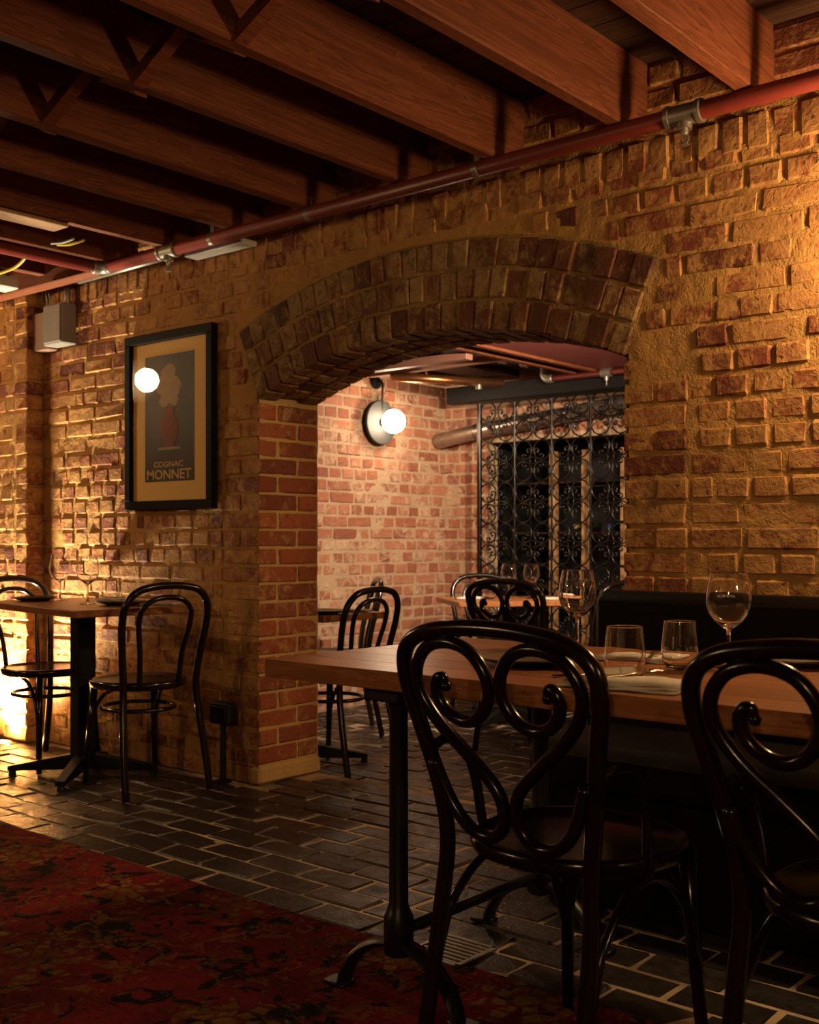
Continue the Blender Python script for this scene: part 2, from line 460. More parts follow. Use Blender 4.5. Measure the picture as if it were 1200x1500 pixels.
# ------------------------------------------------------------------ arch wall
wall = struct('wall_arch', None, 'ochre washed brick wall pierced by a wide segmental arch')
wall.location = (0, WY, 0)
mb = MB()
mb.box(LX, JX0-.012, .012, WT-.012, 0, CEIL+.1); mb.box(JX1+.012, RX, .012, WT, 0, CEIL+.1)
N = 28
for i in range(N):
    xa = JX0-.012 + (JX1-JX0+.024)*i/N; xb = JX0-.012 + (JX1-JX0+.024)*(i+1)/N
    za, zb = arch_z(min(max(xa,JX0),JX1))+.02, arch_z(min(max(xb,JX0),JX1))+.02
    mb.add([(xa,.012,za),(xb,.012,zb),(xb,.012,CEIL+.1),(xa,.012,CEIL+.1),(xa,WT,za),(xb,WT,zb),(xb,WT,CEIL+.1),(xa,WT,CEIL+.1)],
           [(0,1,2,3),(7,6,5,4),(0,4,5,1)])
mb.obj('wall_core', 'mortar_main', wall, fix=False)
keep = lambda x, z: not in_arch(x, z, .012)
mortar_sheet(PRX-.05, 1.0, 0, CEIL, .0145, .0068, keep, patch=.12).obj('mortar_face', 'mortar_main', wall, True, fix=False)
am_ = MB(); na, nr = 130, 24
for i in range(na+1):
    for j in range(nr+1):
        a_ = -aspan-.006 + (2*aspan+.012)*i/na; r_ = AR+.012 + (3*RING-.004)*j/nr
        x_, z_ = ACX+r_*math.sin(a_), ACZ+r_*math.cos(a_)
        edge = 0 if (j in (0, nr) or i in (0, na)) else 1
        am_.v.append((x_, .004 - edge*(.008 + .004*mnoise.noise(Vector((x_*22, z_*22, 2.2)))), z_))
for i in range(na):
    for j in range(nr):
        q = i*(nr+1)+j; am_.f.append((q, q+nr+1, q+nr+2, q+1))
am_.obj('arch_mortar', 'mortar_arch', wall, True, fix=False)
def skip_main(a, b, z0, z1):
    for x in (a, (a+b)/2, b):
        for z in (z0, z1):
            if in_rings(x, z) or in_arch(x, z, .0): return True
    if b > JX0-.235 and a < JX1+.235 and z1 < SPR and not (b < JX0-.22 or a > JX1+.22): return True
    return False
items = wall_bricks(PRX, JX0-.236, 0, 1.72, 'brick_main', .35, 11, skip_main)
items += wall_bricks(PRX, 1.0, 22*PITCH, 29*PITCH, 'brick_main', .35, 12, skip_main)
items += wall_bricks(JX1+.236, 1.0, 0, 1.72, 'brick_main', .45, 13, skip_main)
# upright course under the joists, then bricks between joist ends
def soldier(x0, x1, z):
    x = x0; out = []
    while x < x1:
        if not in_rings(x, z+.02):
            me = brick_mesh(.070, .05, .108, 'brick_main')
            out.append((me, Matrix.Translation((x, -.006-rb.uniform(-.003,.003), z)) @ Matrix.Rotation(rb.gauss(0,.02),4,'Y'), .008))
        x += .0815
    return out
items += soldier(PRX+.04, 1.0, 29*PITCH-.034)
items += wall_bricks(PRX, 1.0, 31*PITCH-.03, CEIL-.1, 'brick_main', .2, 15)
# drop bricks that the upright course would overlap
items = [it for it in items if not (29*PITCH-.05 < it[1].translation.z < 29*PITCH+.06 and it[2] > .0081)]
# corner bricks (return into the opening)
jit = []
for sgn, jx, cname in ((1, JX0, 'brick_jamb'), (-1, JX1, 'brick_main')):
    for i in range(0, 21):
        z = i*PITCH + JT/2
        def put(cx, cy, lx, ly, mat=cname):
            me = MB().rbox(-lx/2, lx/2, -ly/2, ly/2, 0, BH, .006, .0022, rb).mesh('brick', mat)
            me.materials.append(M['brick_main'])
            for f in me.polygons:
                if f.normal.y < -.6: f.material_index = 1
            jit.append((me, Matrix.Translation((cx + rb.uniform(-.002,.002), cy + rb.uniform(-.002,.002), z)), max(lx, ly)*BH))
        if i % 2 == 0:
            put(jx - sgn*.108, .049, .222, .106); put(jx - sgn*.055, .235, .110, .236)
        else:
            put(jx - sgn*.055, .110, .110, .228); put(jx - sgn*.055, .293, .110, .118); put(jx - sgn*.172, .045, .108, .106, 'brick_main')
# the corner bricks on the room side are washed like the wall, the reveal shows bare red brick
lay(wall, items, 'brick')
lay(wall, jit, 'jamb_brick')
for jx, sg in ((JX0, 1), (JX1, -1)):
    s = mortar_sheet(0, WT-.006, 0, SPR+.02, .014, .0075, seed=5+sg, patch=.5)
    s.v = [(jx - sg*.006 - sg*v[1], v[0]+.003, v[2]) for v in s.v]
    s.obj('jamb_mortar', 'mortar_jamb', wall, True, fix=False)
# plinth stones at the foot of each jamb
for jx, sg in ((JX0, 1), (JX1, -1)):
    MB().rbox(min(jx, jx+sg*.014)-.05, max(jx, jx+sg*.014)+.0, -.008, WT+.004, 0, .075, .012, .003, rb).obj('foot_stone', 'mortar_jamb', wall)
# voussoir rings
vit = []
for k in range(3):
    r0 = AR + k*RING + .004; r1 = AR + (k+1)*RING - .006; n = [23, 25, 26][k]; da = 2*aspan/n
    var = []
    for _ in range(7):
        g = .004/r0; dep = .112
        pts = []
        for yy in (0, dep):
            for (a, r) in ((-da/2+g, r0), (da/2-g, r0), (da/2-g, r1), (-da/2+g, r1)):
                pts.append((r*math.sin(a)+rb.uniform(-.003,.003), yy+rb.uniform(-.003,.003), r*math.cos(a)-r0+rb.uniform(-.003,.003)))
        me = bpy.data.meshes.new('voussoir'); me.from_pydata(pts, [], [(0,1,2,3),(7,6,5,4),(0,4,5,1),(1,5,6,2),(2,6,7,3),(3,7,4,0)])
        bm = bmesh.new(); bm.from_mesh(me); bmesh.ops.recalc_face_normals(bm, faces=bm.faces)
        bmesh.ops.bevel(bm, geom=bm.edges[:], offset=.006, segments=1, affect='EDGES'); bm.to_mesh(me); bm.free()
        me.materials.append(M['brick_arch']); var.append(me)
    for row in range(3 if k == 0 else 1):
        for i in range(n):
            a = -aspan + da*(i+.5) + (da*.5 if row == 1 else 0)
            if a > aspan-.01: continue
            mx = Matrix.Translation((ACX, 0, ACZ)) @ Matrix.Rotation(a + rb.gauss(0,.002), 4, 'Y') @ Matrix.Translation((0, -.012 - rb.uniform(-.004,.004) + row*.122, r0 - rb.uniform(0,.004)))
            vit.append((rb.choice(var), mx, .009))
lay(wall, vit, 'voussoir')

# projecting wall at the left end
pw = struct('wall_left_pier', None, 'projecting brick wall pier lit from the floor'); pw.location = (0, PRY, 0)
MB().box(LX, PRX-.012, .012, .12, 0, CEIL+.1).obj('wall_core', 'mortar_main', pw)
mortar_sheet(LX, PRX-.004, 0, 2.42, .016, .007, seed=9).obj('mortar_face', 'mortar_main', pw, True, fix=False)
s = mortar_sheet(0, .1, 0, 2.42, .016, .006, seed=19); s.v = [(PRX-.008-v[1], v[0], v[2]) for v in s.v]
s.obj('mortar_return', 'mortar_main', pw, True, fix=False)
its = wall_bricks(-5.75, PRX-.12, 0, 2.36, 'brick_main', .4, 21)
for i in range(30):
    l = .112 if i % 2 else .105
    its.append((MB().rbox(-l/2, l/2, 0, .105, 0, BH, .007, .003, rb).mesh('brick', 'brick_main'), Matrix.Translation((PRX-l/2+.002, -.006+rb.uniform(-.002,.002), i*PITCH+JT/2)), l*BH))
lay(pw, its)

# cellar room beyond the arch
cw = struct('wall_cellar_left', None, 'red and cream brick side wall of the room beyond the arch')
cw.location = (CLX, CBY, -.045); cw.rotation_euler = (0, 0, PI/2)     # local x -> world y, faces world +x
LEN = CBY - (WY+WT)
MB().box(-LEN-.1, .3, .012, .12, 0, 2.5).obj('wall_core', 'mortar_cellar', cw)
mortar_sheet(-LEN, 0, 0, 2.35, .018, .0055, seed=31, patch=.1).obj('mortar_face', 'mortar_cellar', cw, True, fix=False)
lay(cw, wall_bricks(-LEN, 0, 0, 2.34, 'brick_cellar', .4, 31))
cb = struct('wall_cellar_back', None, 'brick end wall around the dark wine store opening'); cb.location = (0, CBY, -.045)
OX0, OX1, OZ = -4.66, -2.3, 1.772
mb = MB(); mb.box(CLX-.1, OX0, .012, .14, 0, 2.5); mb.box(OX1, CRX, .012, .14, 0, 2.5); mb.box(OX0, OX1, .012, .14, OZ, 2.5); mb.obj('wall_core', 'mortar_cellar', cb)
kp = lambda x, z: not (OX0 < x < OX1 and z < OZ)
mortar_sheet(CLX, CRX, 0, 2.35, .02, .0055, kp, seed=41, patch=.1).obj('mortar_face', 'mortar_cellar', cb, True, fix=False)
lay(cb, wall_bricks(CLX, CRX, 0, 2.34, 'brick_cellar', .4, 41, lambda a, b, z0, z1: b > OX0+.01 and a < OX1-.01 and z0 < OZ-.02))
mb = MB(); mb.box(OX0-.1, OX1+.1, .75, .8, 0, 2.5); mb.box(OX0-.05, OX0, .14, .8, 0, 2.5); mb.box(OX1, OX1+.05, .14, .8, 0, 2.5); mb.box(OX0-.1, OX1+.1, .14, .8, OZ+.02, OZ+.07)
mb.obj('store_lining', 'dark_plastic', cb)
# plain surrounding walls, all outside the picture
def plain_wall(name, *b):
    return struct(name, MB().box(*b).mesh(name, 'rear_wall'))
plain_wall('wall_left', LX-.12, LX, RY, WY, 0, CEIL)
plain_wall('wall_right', RX, RX+.12, RY, WY, 0, CEIL)
plain_wall('wall_rear', LX, RX, RY-.12, RY, 0, CEIL)
plain_wall('wall_cellar_right', CRX, CRX+.12, WY+WT, CBY+.14, 0, 2.5)

# ------------------------------------------------------------------ floor
fl = struct('floor', None, 'dark worn brick paving with pale sandy joints')
MB().box(LX, RX, RY, WY+WT, -.12, -.0065).obj('floor_bed', 'floor_bed', fl)
CF = -.045                        # the room beyond the arch lies a little lower
MB().box(CLX-.1, RX, WY+WT, CBY+.9, -.12, CF-.005).obj('floor_bed', 'floor_bed', fl)
CARY = 2.212
its = []; rf = random.Random(5); ROW = .124; PL = .236
pv = [MB().rbox(-PL/2+.006, PL/2-.006, -ROW/2+.006, ROW/2-.006, -.05, 0, .006, .0025, rf).mesh('paver', 'paver') for _ in range(12)]
y = CARY + .004; row = 0
while y < CBY + .1:
    x = -6.2 + (PL/2 if row % 2 else 0) + rf.uniform(-.03,.03)
    while x < -.2:
        ym = y + ROW/2
        inside = (WY-.005 < ym < WY+WT+.0) and (x < JX0 or x > JX1)
        off = (ym > WY+WT and (x < CLX-.1))
        left = ym > PRY and x < PRX
        if not inside and not off and not left:
            its.append((rf.choice(pv), Matrix.Translation((x, ym, (CF if ym > WY+WT else 0)-.002+rf.uniform(-.003,.003))) @ Matrix.Rotation(rf.gauss(0,.012),4,'X') @ Matrix.Rotation(rf.gauss(0,.012),4,'Y') @ Matrix.Rotation(rf.gauss(0,.008),4,'Z'), PL*ROW))
        x += PL
    y += ROW; row += 1
lay(fl, its, 'paver')
tag(MB().rbox(LX+.02, RX-.02, RY+.02, CARY, -.008, .001, .0015).obj('carpet', 'carpet'), 'dark red carpet with olive gold flower and leaf pattern', 'carpet')

# ------------------------------------------------------------------ ceiling, joists, struts
ce = struct('ceiling', MB().box(LX, RX, RY, WY, CEIL+.02, CEIL+.1).mesh('ceiling', 'board_wood'), 'open timber ceiling of reddish joists under dark boards')
bd = MB().rbox(LX, RX, -.066, .066, CEIL-.018, CEIL+.02, .003).mesh('floorboard', 'board_wood')
yy = RY+.07
while yy < WY+.05:
    link('floorboard', bd, ce).location = (0, yy, 0); yy += .136
JXS = [-1.38+.465*k for k in range(8, 0, -1)] + [-1.38, -1.80, -2.28, -2.712, -3.184, -3.617, -4.07, -4.52, -4.97, -5.42, -5.87]
jm = [MB().rbox(0, .052, RY, WY+.03, JB, CEIL-.02, .005, .002, rb).mesh('joist', 'joist_wood') for _ in range(5)]
for i, x in enumerate(JXS):
    o = link('joist', jm[i % 5], ce); o.location = (x, 0, rb.uniform(-.004,.004))
def strut(xa, xb, y):
    for (za, zb, dy) in ((JB+.015, CEIL-.04, -.022), (CEIL-.04, JB+.015, .022)):
        d = .021; mb = MB()
        mb.add([(xa,y+dy-d,za-d),(xa,y+dy+d,za-d),(xa,y+dy+d,za+d),(xa,y+dy-d,za+d),(xb,y+dy-d,zb-d),(xb,y+dy+d,zb-d),(xb,y+dy+d,zb+d),(xb,y+dy-d,zb+d)],
               [(0,3,2,1),(4,5,6,7),(0,1,5,4),(1,2,6,5),(2,3,7,6),(3,0,4,7)])
        mb.obj('strut', 'joist_wood', ce)
XS = sorted(JXS)
for a, b in zip(XS[:-1], XS[1:]):
    strut(a+.052, b, 1.98)

# ------------------------------------------------------------------ lamps
def sconce(loc, rz, label, gm='globe'):
    """globe lamp on a round reflector plate; local -y is away from the wall"""
    t = thing('wall_sconce', label, 'wall lamp', loc, rz, None)
    MB().lathe([(.0,0),(.042,0),(.045,.004),(.042,.020),(.012,.028),(0,.028)], 24).tf(Matrix.Translation((0,0,.27)) @ Matrix.Rotation(PI/2,4,'X')).obj('wall_mount', 'black_metal', t, 'auto')
    MB().tube(smoothpath([(0,-.02,.27),(0,-.055,.27),(0,-.068,.24),(0,-.062,.12),(0,-.056,.02)],6), .008, 10).obj('arm', 'black_metal', t, True)
    MB().lathe([(0,.0),(.135,.0),(.146,-.006),(.148,0),(.143,.010),(.05,.016),(0,.016)], 40).tf(Matrix.Translation((0,-.052,0)) @ Matrix.Rotation(PI/2,4,'X')).obj('reflector_disc', 'disc_metal', t, 'auto')
    MB().lathe([(0,0),(.028,0),(.030,.004),(.026,.032),(0,.034)], 20).tf(Matrix.Translation((0,-.066,0)) @ Matrix.Rotation(PI/2,4,'X')).obj('lamp_holder', 'black_metal', t, 'auto')
    R_ = .078
    MB().lathe([(R_*math.sin(PI*i/20), -R_*math.cos(PI*i/20)) for i in range(21)], 32).tf(Matrix.Translation((0,-.165,0))).obj('globe', gm, t, True)
    return t
sconce((CLX+.012, 5.588, 1.825), PI/2, 'lit globe lamp with pale round disc on brick wall beyond arch', 'globe_dim')
sconce((-.76, WY-.012, 1.88), 0, 'lit globe lamp on arch wall past the leather bench')
sconce((LX+.0, 1.886, 2.104), PI/2, 'lit globe lamp on the wall facing the cognac poster')
sconce((-4.6, RY, 1.9), PI, 'lit globe lamp on rear wall across from the arch')
sconce((.7, RY, 1.8), PI, 'lit globe lamp on rear wall across from the leather bench')
sconce((RX, 1.2, 1.9), -PI/2, 'lit globe lamp on side wall beyond the end of the bench')
sconce((CRX, 4.9, 1.75), -PI/2, 'lit globe lamp on cellar wall opposite the disc lamp')
def uplight(x, y, label):
    t = thing('floor_uplight', label, 'floor light', (x, y, 0))
    MB().lathe([(.047,0),(.062,0),(.064,.003),(.060,.007),(.047,.005)], 28, closed=True).obj('bezel', 'galv', t, 'auto')
    MB().lathe([(0,.002),(.047,.002)], 24).obj('lens', 'uplens', t)
    ld = bpy.data.lights.new('uplight_lamp', 'SPOT'); ld.energy = 135; ld.color = (1.0, .82, .56); ld.spot_size = math.radians(125); ld.spot_blend = 1.0; ld.shadow_soft_size = .04
    lo = link('uplight_lamp', ld, t); lo.location = (0, 0, .02); lo.rotation_euler = (PI - math.radians(6), 0, 0)
    return t
uplight(-5.36, 3.07, 'round floor uplight glowing at the foot of the brick pier')

def fill_spot(loc, target, energy, label, ang=80):  # fill lights added out of view to make up for the dimmed cellar globe
    t = thing('added_fill_spot', label, 'spotlight', loc)
    d = (Vector(target)-Vector(loc)).normalized(); q = d.to_track_quat('-Z', 'Y').to_matrix().to_4x4()
    MB().rbox(-.03,.03,-.03,.03,-.012,0,.003).obj('base', 'black_metal', t)
    MB().tube([(0,0,-.01),(0,0,-.05)], .007, 8).obj('stem', 'black_metal', t, True)
    MB().lathe([(.0,.06),(.03,.055),(.036,.02),(.036,-.06),(.033,-.06),(.032,.0),(0,.0)], 20).tf(Matrix.Translation((0,0,-.085)) @ q).obj('shade', 'black_metal', t, 'auto')
    ld = bpy.data.lights.new('fill_lamp', 'SPOT'); ld.energy = energy; ld.color = (1.0, .76, .52); ld.spot_size = math.radians(ang); ld.spot_blend = 1.0; ld.shadow_soft_size = .03
    lo = link('fill_lamp', ld, t); lo.matrix_local = Matrix.Translation(Vector((0,0,-.085)) + d*.065) @ q
    return t
fill_spot((-2.45, 4.35, 2.10), (-5.02, 5.9, .95), 75, 'added unseen fill spotlight aimed at the brick wall beyond the arch', 90)
fill_spot((-2.2, 4.7, 2.10), (-4.0, 6.2, 1.35), 26, 'added unseen fill spotlight aimed at the iron grille', 80)

# ------------------------------------------------------------------ pipes and services in the front room
def ring_band(mb, c, axis, r0, r1, L, n=18):
    mt = {'x': Matrix.Rotation(PI/2,4,'Y'), 'y': Matrix.Rotation(-PI/2,4,'X'), 'z': Matrix.Identity(4)}[axis]
    s = MB().lathe([(r0,-L/2),(r1,-L/2+.002),(r1,L/2-.002),(r0,L/2)], n).tf(Matrix.Translation(c) @ mt)
    mb.add(s.v, s.f); return mb
sp = thing('sprinkler_pipe', 'dark red sprinkler pipe running under the joists along the arch wall', 'pipe', (0, 3.115, 2.325))
MB().tube([(-4.47,0,0),(1.2,0,0)], .027, 16).obj('pipe_run', 'red_pipe', sp, True)
MB().tube([(-4.515,-.05,-.005),(-4.515,-2.6,-.005)], .027, 16).obj('branch_run', 'red_pipe', sp, True)
MB().tube(smoothpath([(-4.45,0,0),(-4.49,0,0),(-4.512,-.022,-.003),(-4.515,-.06,-.005)],5), .031, 16).obj('elbow', 'galv', sp, True)
for x in (-4.02, -1.545, -.2):
    f = MB(); ring_band(f, (x,0,0), 'x', .026, .031, .10); ring_band(f, (x-.05,0,0), 'x', .026, .036, .018); ring_band(f, (x+.05,0,0), 'x', .026, .036, .018)
    f.lathe([(.022,-.045),(.022,0),(.018,0)], 14, (x,0,0)); fo = f.obj('tee_fitting', 'galv', sp, 'auto')
    s = MB(); s.lathe([(.009,-.062),(.011,-.055),(.011,-.042)], 10, (x,0,0))
    s.tube([(x-.010,0,-.062),(x-.014,0,-.076),(x-.005,0,-.090)], .0022, 6); s.tube([(x+.010,0,-.062),(x+.014,0,-.076),(x+.005,0,-.090)], .0022, 6)
    s.lathe([(0,-.093),(.014,-.092),(.014,-.090),(0,-.089)], 12, (x,0,0)); s.lathe([(.003,-.09),(.003,-.06)], 6, (x,0,0))
    s.obj('sprinkler_head', 'galv', sp, 'auto')
for x in (-3.72, -3.14, -2.32, -.9):
    f = MB(); ring_band(f, (x,0,0), 'x', .0235, .0275, .026); f.box(x-.012,x+.012,-.003,.003,.024,.06); f.obj('pipe_clip', 'galv', sp, 'auto')
tag(MB().rbox(-6.1, -4.55, 3.06, 3.145, 2.30, 2.43, .004).obj('wall_plate', 'plate_wood'), 'reddish timber plate along the wall top above the grey box', 'beam')
tag(MB().tube([(-4.90,3.225,2.338),(-4.2,3.225,2.345)], .016, 12).obj('conduit', 'galv', None, True), 'thin galvanised conduit lying along the top of brick wall', 'conduit')
eb = thing('electrical_box', 'grey metal electrical box with side panel high on brick wall', 'electrical box', (-5.02, WY-.012, 2.03))
MB().rbox(-.085, .085, -.085, 0, 0, .205, .006).obj('housing', 'grey_paint', eb)
MB().rbox(-.075, .075, -.092, -.084, .010, .195, .003).obj('cover', 'grey_paint', eb)
MB().rbox(-.235, -.085, -.055, 0, -.012, .185, .005).obj('side_panel', 'tan_paint', eb)
MB().tube(smoothpath([(.045,-.03,.2),(.045,-.03,.26),(.035,-.025,.295),(.0,-.02,.315)],5), .015, 12).obj('conduit_bend', 'galv', eb, True)
f = MB(); ring_band(f, (.045,-.03,.215), 'z', .015, .020, .02); f.obj('gland', 'galv', eb, 'auto')
for k, dx in enumerate((-.16, -.13)):
    MB().tube(smoothpath([(dx,-.03,.18),(dx+.01,-.02,.24),(dx-.015,-.015,.30),(dx+.005,-.02,.34)],5), .0045, 6).obj('cable', 'white_cable', eb, True)
tag(MB().rbox(-3.98, -3.60, 3.17, 3.26, 2.30, 2.325, .004).obj('batten_light', 'white_paint'), 'unlit white batten tucked between pipe and wall top', 'light fitting')
yc = MB().tube(smoothpath([(-4.95,2.80,2.285),(-4.88,2.74,2.265),(-4.79,2.74,2.272),(-4.66,2.75,2.285),(-4.57,2.75,2.318),(-4.545,2.76,2.36)],6), .007, 8).obj('yellow_cable', 'yellow_cable', None, True)
tag(yc, 'bright yellow cable hanging under the joists', 'cable')
tag(MB().tube(smoothpath([(-4.462,2.84,2.372),(-4.38,2.85,2.361),(-4.27,2.85,2.361)],5), .006, 8).obj('yellow_cable', 'yellow_cable', None, True), 'short yellow cable stub beside white cable above red pipe', 'cable')
tag(MB().tube(smoothpath([(-4.462,2.81,2.372),(-4.40,2.83,2.370),(-4.33,2.84,2.377)],5), .006, 8).obj('white_cable', 'white_cable', None, True), 'short white cable stub beside yellow cable above red pipe', 'cable')
jb = thing('junction_box', 'white junction box hanging by yellow cable under the joists', 'junction box', (-4.955, 2.86, 2.245))
MB().rbox(-.06, .06, -.05, .05, 0, .05, .006).obj('box_body', 'white_paint', jb); MB().rbox(-.055, .055, -.045, .045, .05, .056, .002).obj('lid', 'white_paint', jb)
tag(MB().rbox(-4.14, -4.03, 2.30, 2.62, 2.326, 2.342, .003).obj('packing_board', 'pale_wood'), 'short pale board nailed under a joist near the yellow cable', 'board')
# socket post
so = thing('socket_post', 'black double socket on a slim floor post by the arch jamb', 'socket', (-3.765, WY-.055, 0))
MB().lathe([(.04,0),(.04,.006),(.014,.012),(.013,.24),(.013,.25)], 14).obj('post', 'dark_plastic', so, 'auto')
MB().rbox(-.065, .065, -.028, .028, .25, .345, .008).obj('socket_box', 'dark_plastic', so)
MB().rbox(-.05, .05, -.032, -.026, .268, .33, .003).obj('face_plate', 'dark_plastic', so)
dr = thing('floor_drain', 'small square iron drain grate in the paving beside the carpet', 'drain', (-1.77, 2.265, 0))
mb = MB()
for a in (-1, 1): mb.rbox(-.085,.085, a*.078-.007, a*.078+.007, -.003,.005,.002); mb.rbox(a*.078-.007, a*.078+.007, -.085,.085, -.003,.005,.002)
mb.obj('rim', 'galv', dr)
for k in range(7): MB().rbox(-.075,.075, -.062+k*.0205-.006, -.062+k*.0205+.006, -.004,.003,.002).obj('bar', 'galv', dr)

# ------------------------------------------------------------------ framed poster
pic = thing('framed_poster', 'black framed cognac poster with wide ochre mount behind glass', 'picture', (-4.1745, WY-.008, 1.187))
PW, PH, FW = .639, .82, .042
prof_b = (-.034, 0)
for (x0,x1,z0,z1) in ((-PW/2,PW/2,PH-FW,PH), (-PW/2,PW/2,0,FW), (-PW/2,-PW/2+FW,FW,PH-FW), (PW/2-FW,PW/2,FW,PH-FW)):
    MB().rbox(x0,x1,-.036,0,z0,z1,.003).obj('frame_bar', 'frame_black', pic)
MB().box(-PW/2+.03,PW/2-.03,-.012,-.004,.03,PH-.03).obj('mount_card', 'mat_card', pic)
pr = MB().box(-.187,.173,-.0135,-.012,.130,.715).obj('print', 'print_dark', pic)
def flat(name, poly, mat, y=-.0142):
    mb = MB(); n = len(poly); mb.add([(x, y, z) for x, z in poly] + [(x, y+.0006, z) for x, z in poly], [tuple(range(n))] + [(i, i+n, (i+1)%n+n, (i+1)%n) for i in range(n)])
    return mb.obj(name, mat, pr)
def blob(cx, cz, rx, rz, seed, n=26, amp=.16):
    r_ = random.Random(seed); ph = [r_.uniform(0,6.28) for _ in range(4)]
    return [(cx+rx*math.cos(2*PI*i/n)*(1+amp*math.sin(3*2*PI*i/n+ph[0])*.6+amp*.5*math.sin(5*2*PI*i/n+ph[1])), cz+rz*math.sin(2*PI*i/n)*(1+amp*.6*math.sin(2*2*PI*i/n+ph[2]))) for i in range(n)]
# plain stand-in motif: pale flowers in a red vase on a small stand
for k, (cx, cz, rx, rz) in enumerate(((-.012,.62,.05,.052), (-.062,.575,.042,.046), (.040,.565,.038,.05), (-.015,.535,.045,.045), (-.045,.50,.03,.03), (.03,.505,.03,.03))):
    flat('flower', blob(cx, cz, rx, rz, 2+k), 'print_cream', -.0142-.0001*k)
flat('vase', [(-.045,.475),(.035,.475),(.028,.445),(.060,.40),(.062,.35),(.035,.305),(.02,.29),(-.03,.29),(-.045,.305),(-.072,.35),(-.070,.40),(-.038,.445)], 'print_red', -.0150)
flat('stand', [(-.085,.288),(.075,.288),(.075,.276),(-.085,.276)], 'print_cream', -.0150)
flat('small_print', [(-.12,.243),(.12,.243),(.12,.249),(-.12,.249)], 'print_dimred'); flat('small_print', [(-.09,.232),(.10,.232),(.10,.236),(-.09,.236)], 'print_dimred')
def text_mesh(s, height, width, bold, mat, name):
    cu = bpy.data.curves.new(name, 'FONT'); cu.body = s; cu.align_x = 'CENTER'; cu.offset = bold; cu.resolution_u = 3
    o = bpy.data.objects.new(name, cu); COL.objects.link(o); bpy.context.view_layer.update()
    me = bpy.data.meshes.new_from_object(o.evaluated_get(bpy.context.evaluated_depsgraph_get())); bpy.data.objects.remove(o)
    xs = [v.co.x for v in me.vertices]; ys = [v.co.y for v in me.vertices]
    for v in me.vertices:
        v.co = Vector(((v.co.x-(min(xs)+max(xs))/2)/(max(xs)-min(xs))*width, (v.co.y-min(ys))/(max(ys)-min(ys))*height, 0))
    me.materials.clear(); me.materials.append(M[mat]); return me
for s, hh, ww, cx, z, b in (('COGNAC', .027, .215, -.012, .196, .02), ('MONNET', .046, .325, -.008, .140, .022)):
    me = text_mesh(s, hh, ww, b, 'print_gold', 'lettering')
    for v in me.vertices: v.co = Vector((v.co.x+cx, -.0146, v.co.y+z))
    link('lettering', me, pr)
MB().box(-PW/2+.038,PW/2-.038,-.026,-.024,.038,PH-.038).obj('glass', 'pane', pic)

# ------------------------------------------------------------------ chairs
def mirror(pts): return [(-x, y, z) for x, y, z in reversed(pts)]
def seat_mesh(rx, ry, z, dish, mat, sup=2.3, n=44):
    prof = [(0,-.030),(.90,-.030),(.975,-.024),(1.0,-.010),(.995,.0),(.97,.007),(.93,.006),(.88,-.001),(.7,-.006*dish),(.4,-.010*dish),(0,-.012*dish)]
    vs = []; fs = []
    for k, zz in prof:
        for j in range(n):
            a = 2*PI*j/n; c, s = math.cos(a), math.sin(a)
            q = (abs(c)**sup + abs(s)**sup)**(-1/sup)
            wx = rx*(1 + .06*s)
            vs.append((k*q*c*wx, k*q*s*ry, z+zz))
    for i in range(len(prof)-1):
        for j in range(n):
            b = (j+1) % n; fs.append((i*n+j, i*n+b, (i+1)*n+b, (i+1)*n+j))
    mb = MB(); mb.v = vs; mb.f = fs; return mb
def arch_brace(p0, p1, zlow, ztop, r=.0095):
    a = Vector(p0); b = Vector(p1); pts = []
    for k in range(13):
        u = k/12; h = math.sin(PI*u)**.55
        pts.append((a.x+(b.x-a.x)*u, a.y+(b.y-a.y)*u, zlow+(ztop-zlow)*h))
    return MB().tube(smoothpath(pts, 2), r, 8)
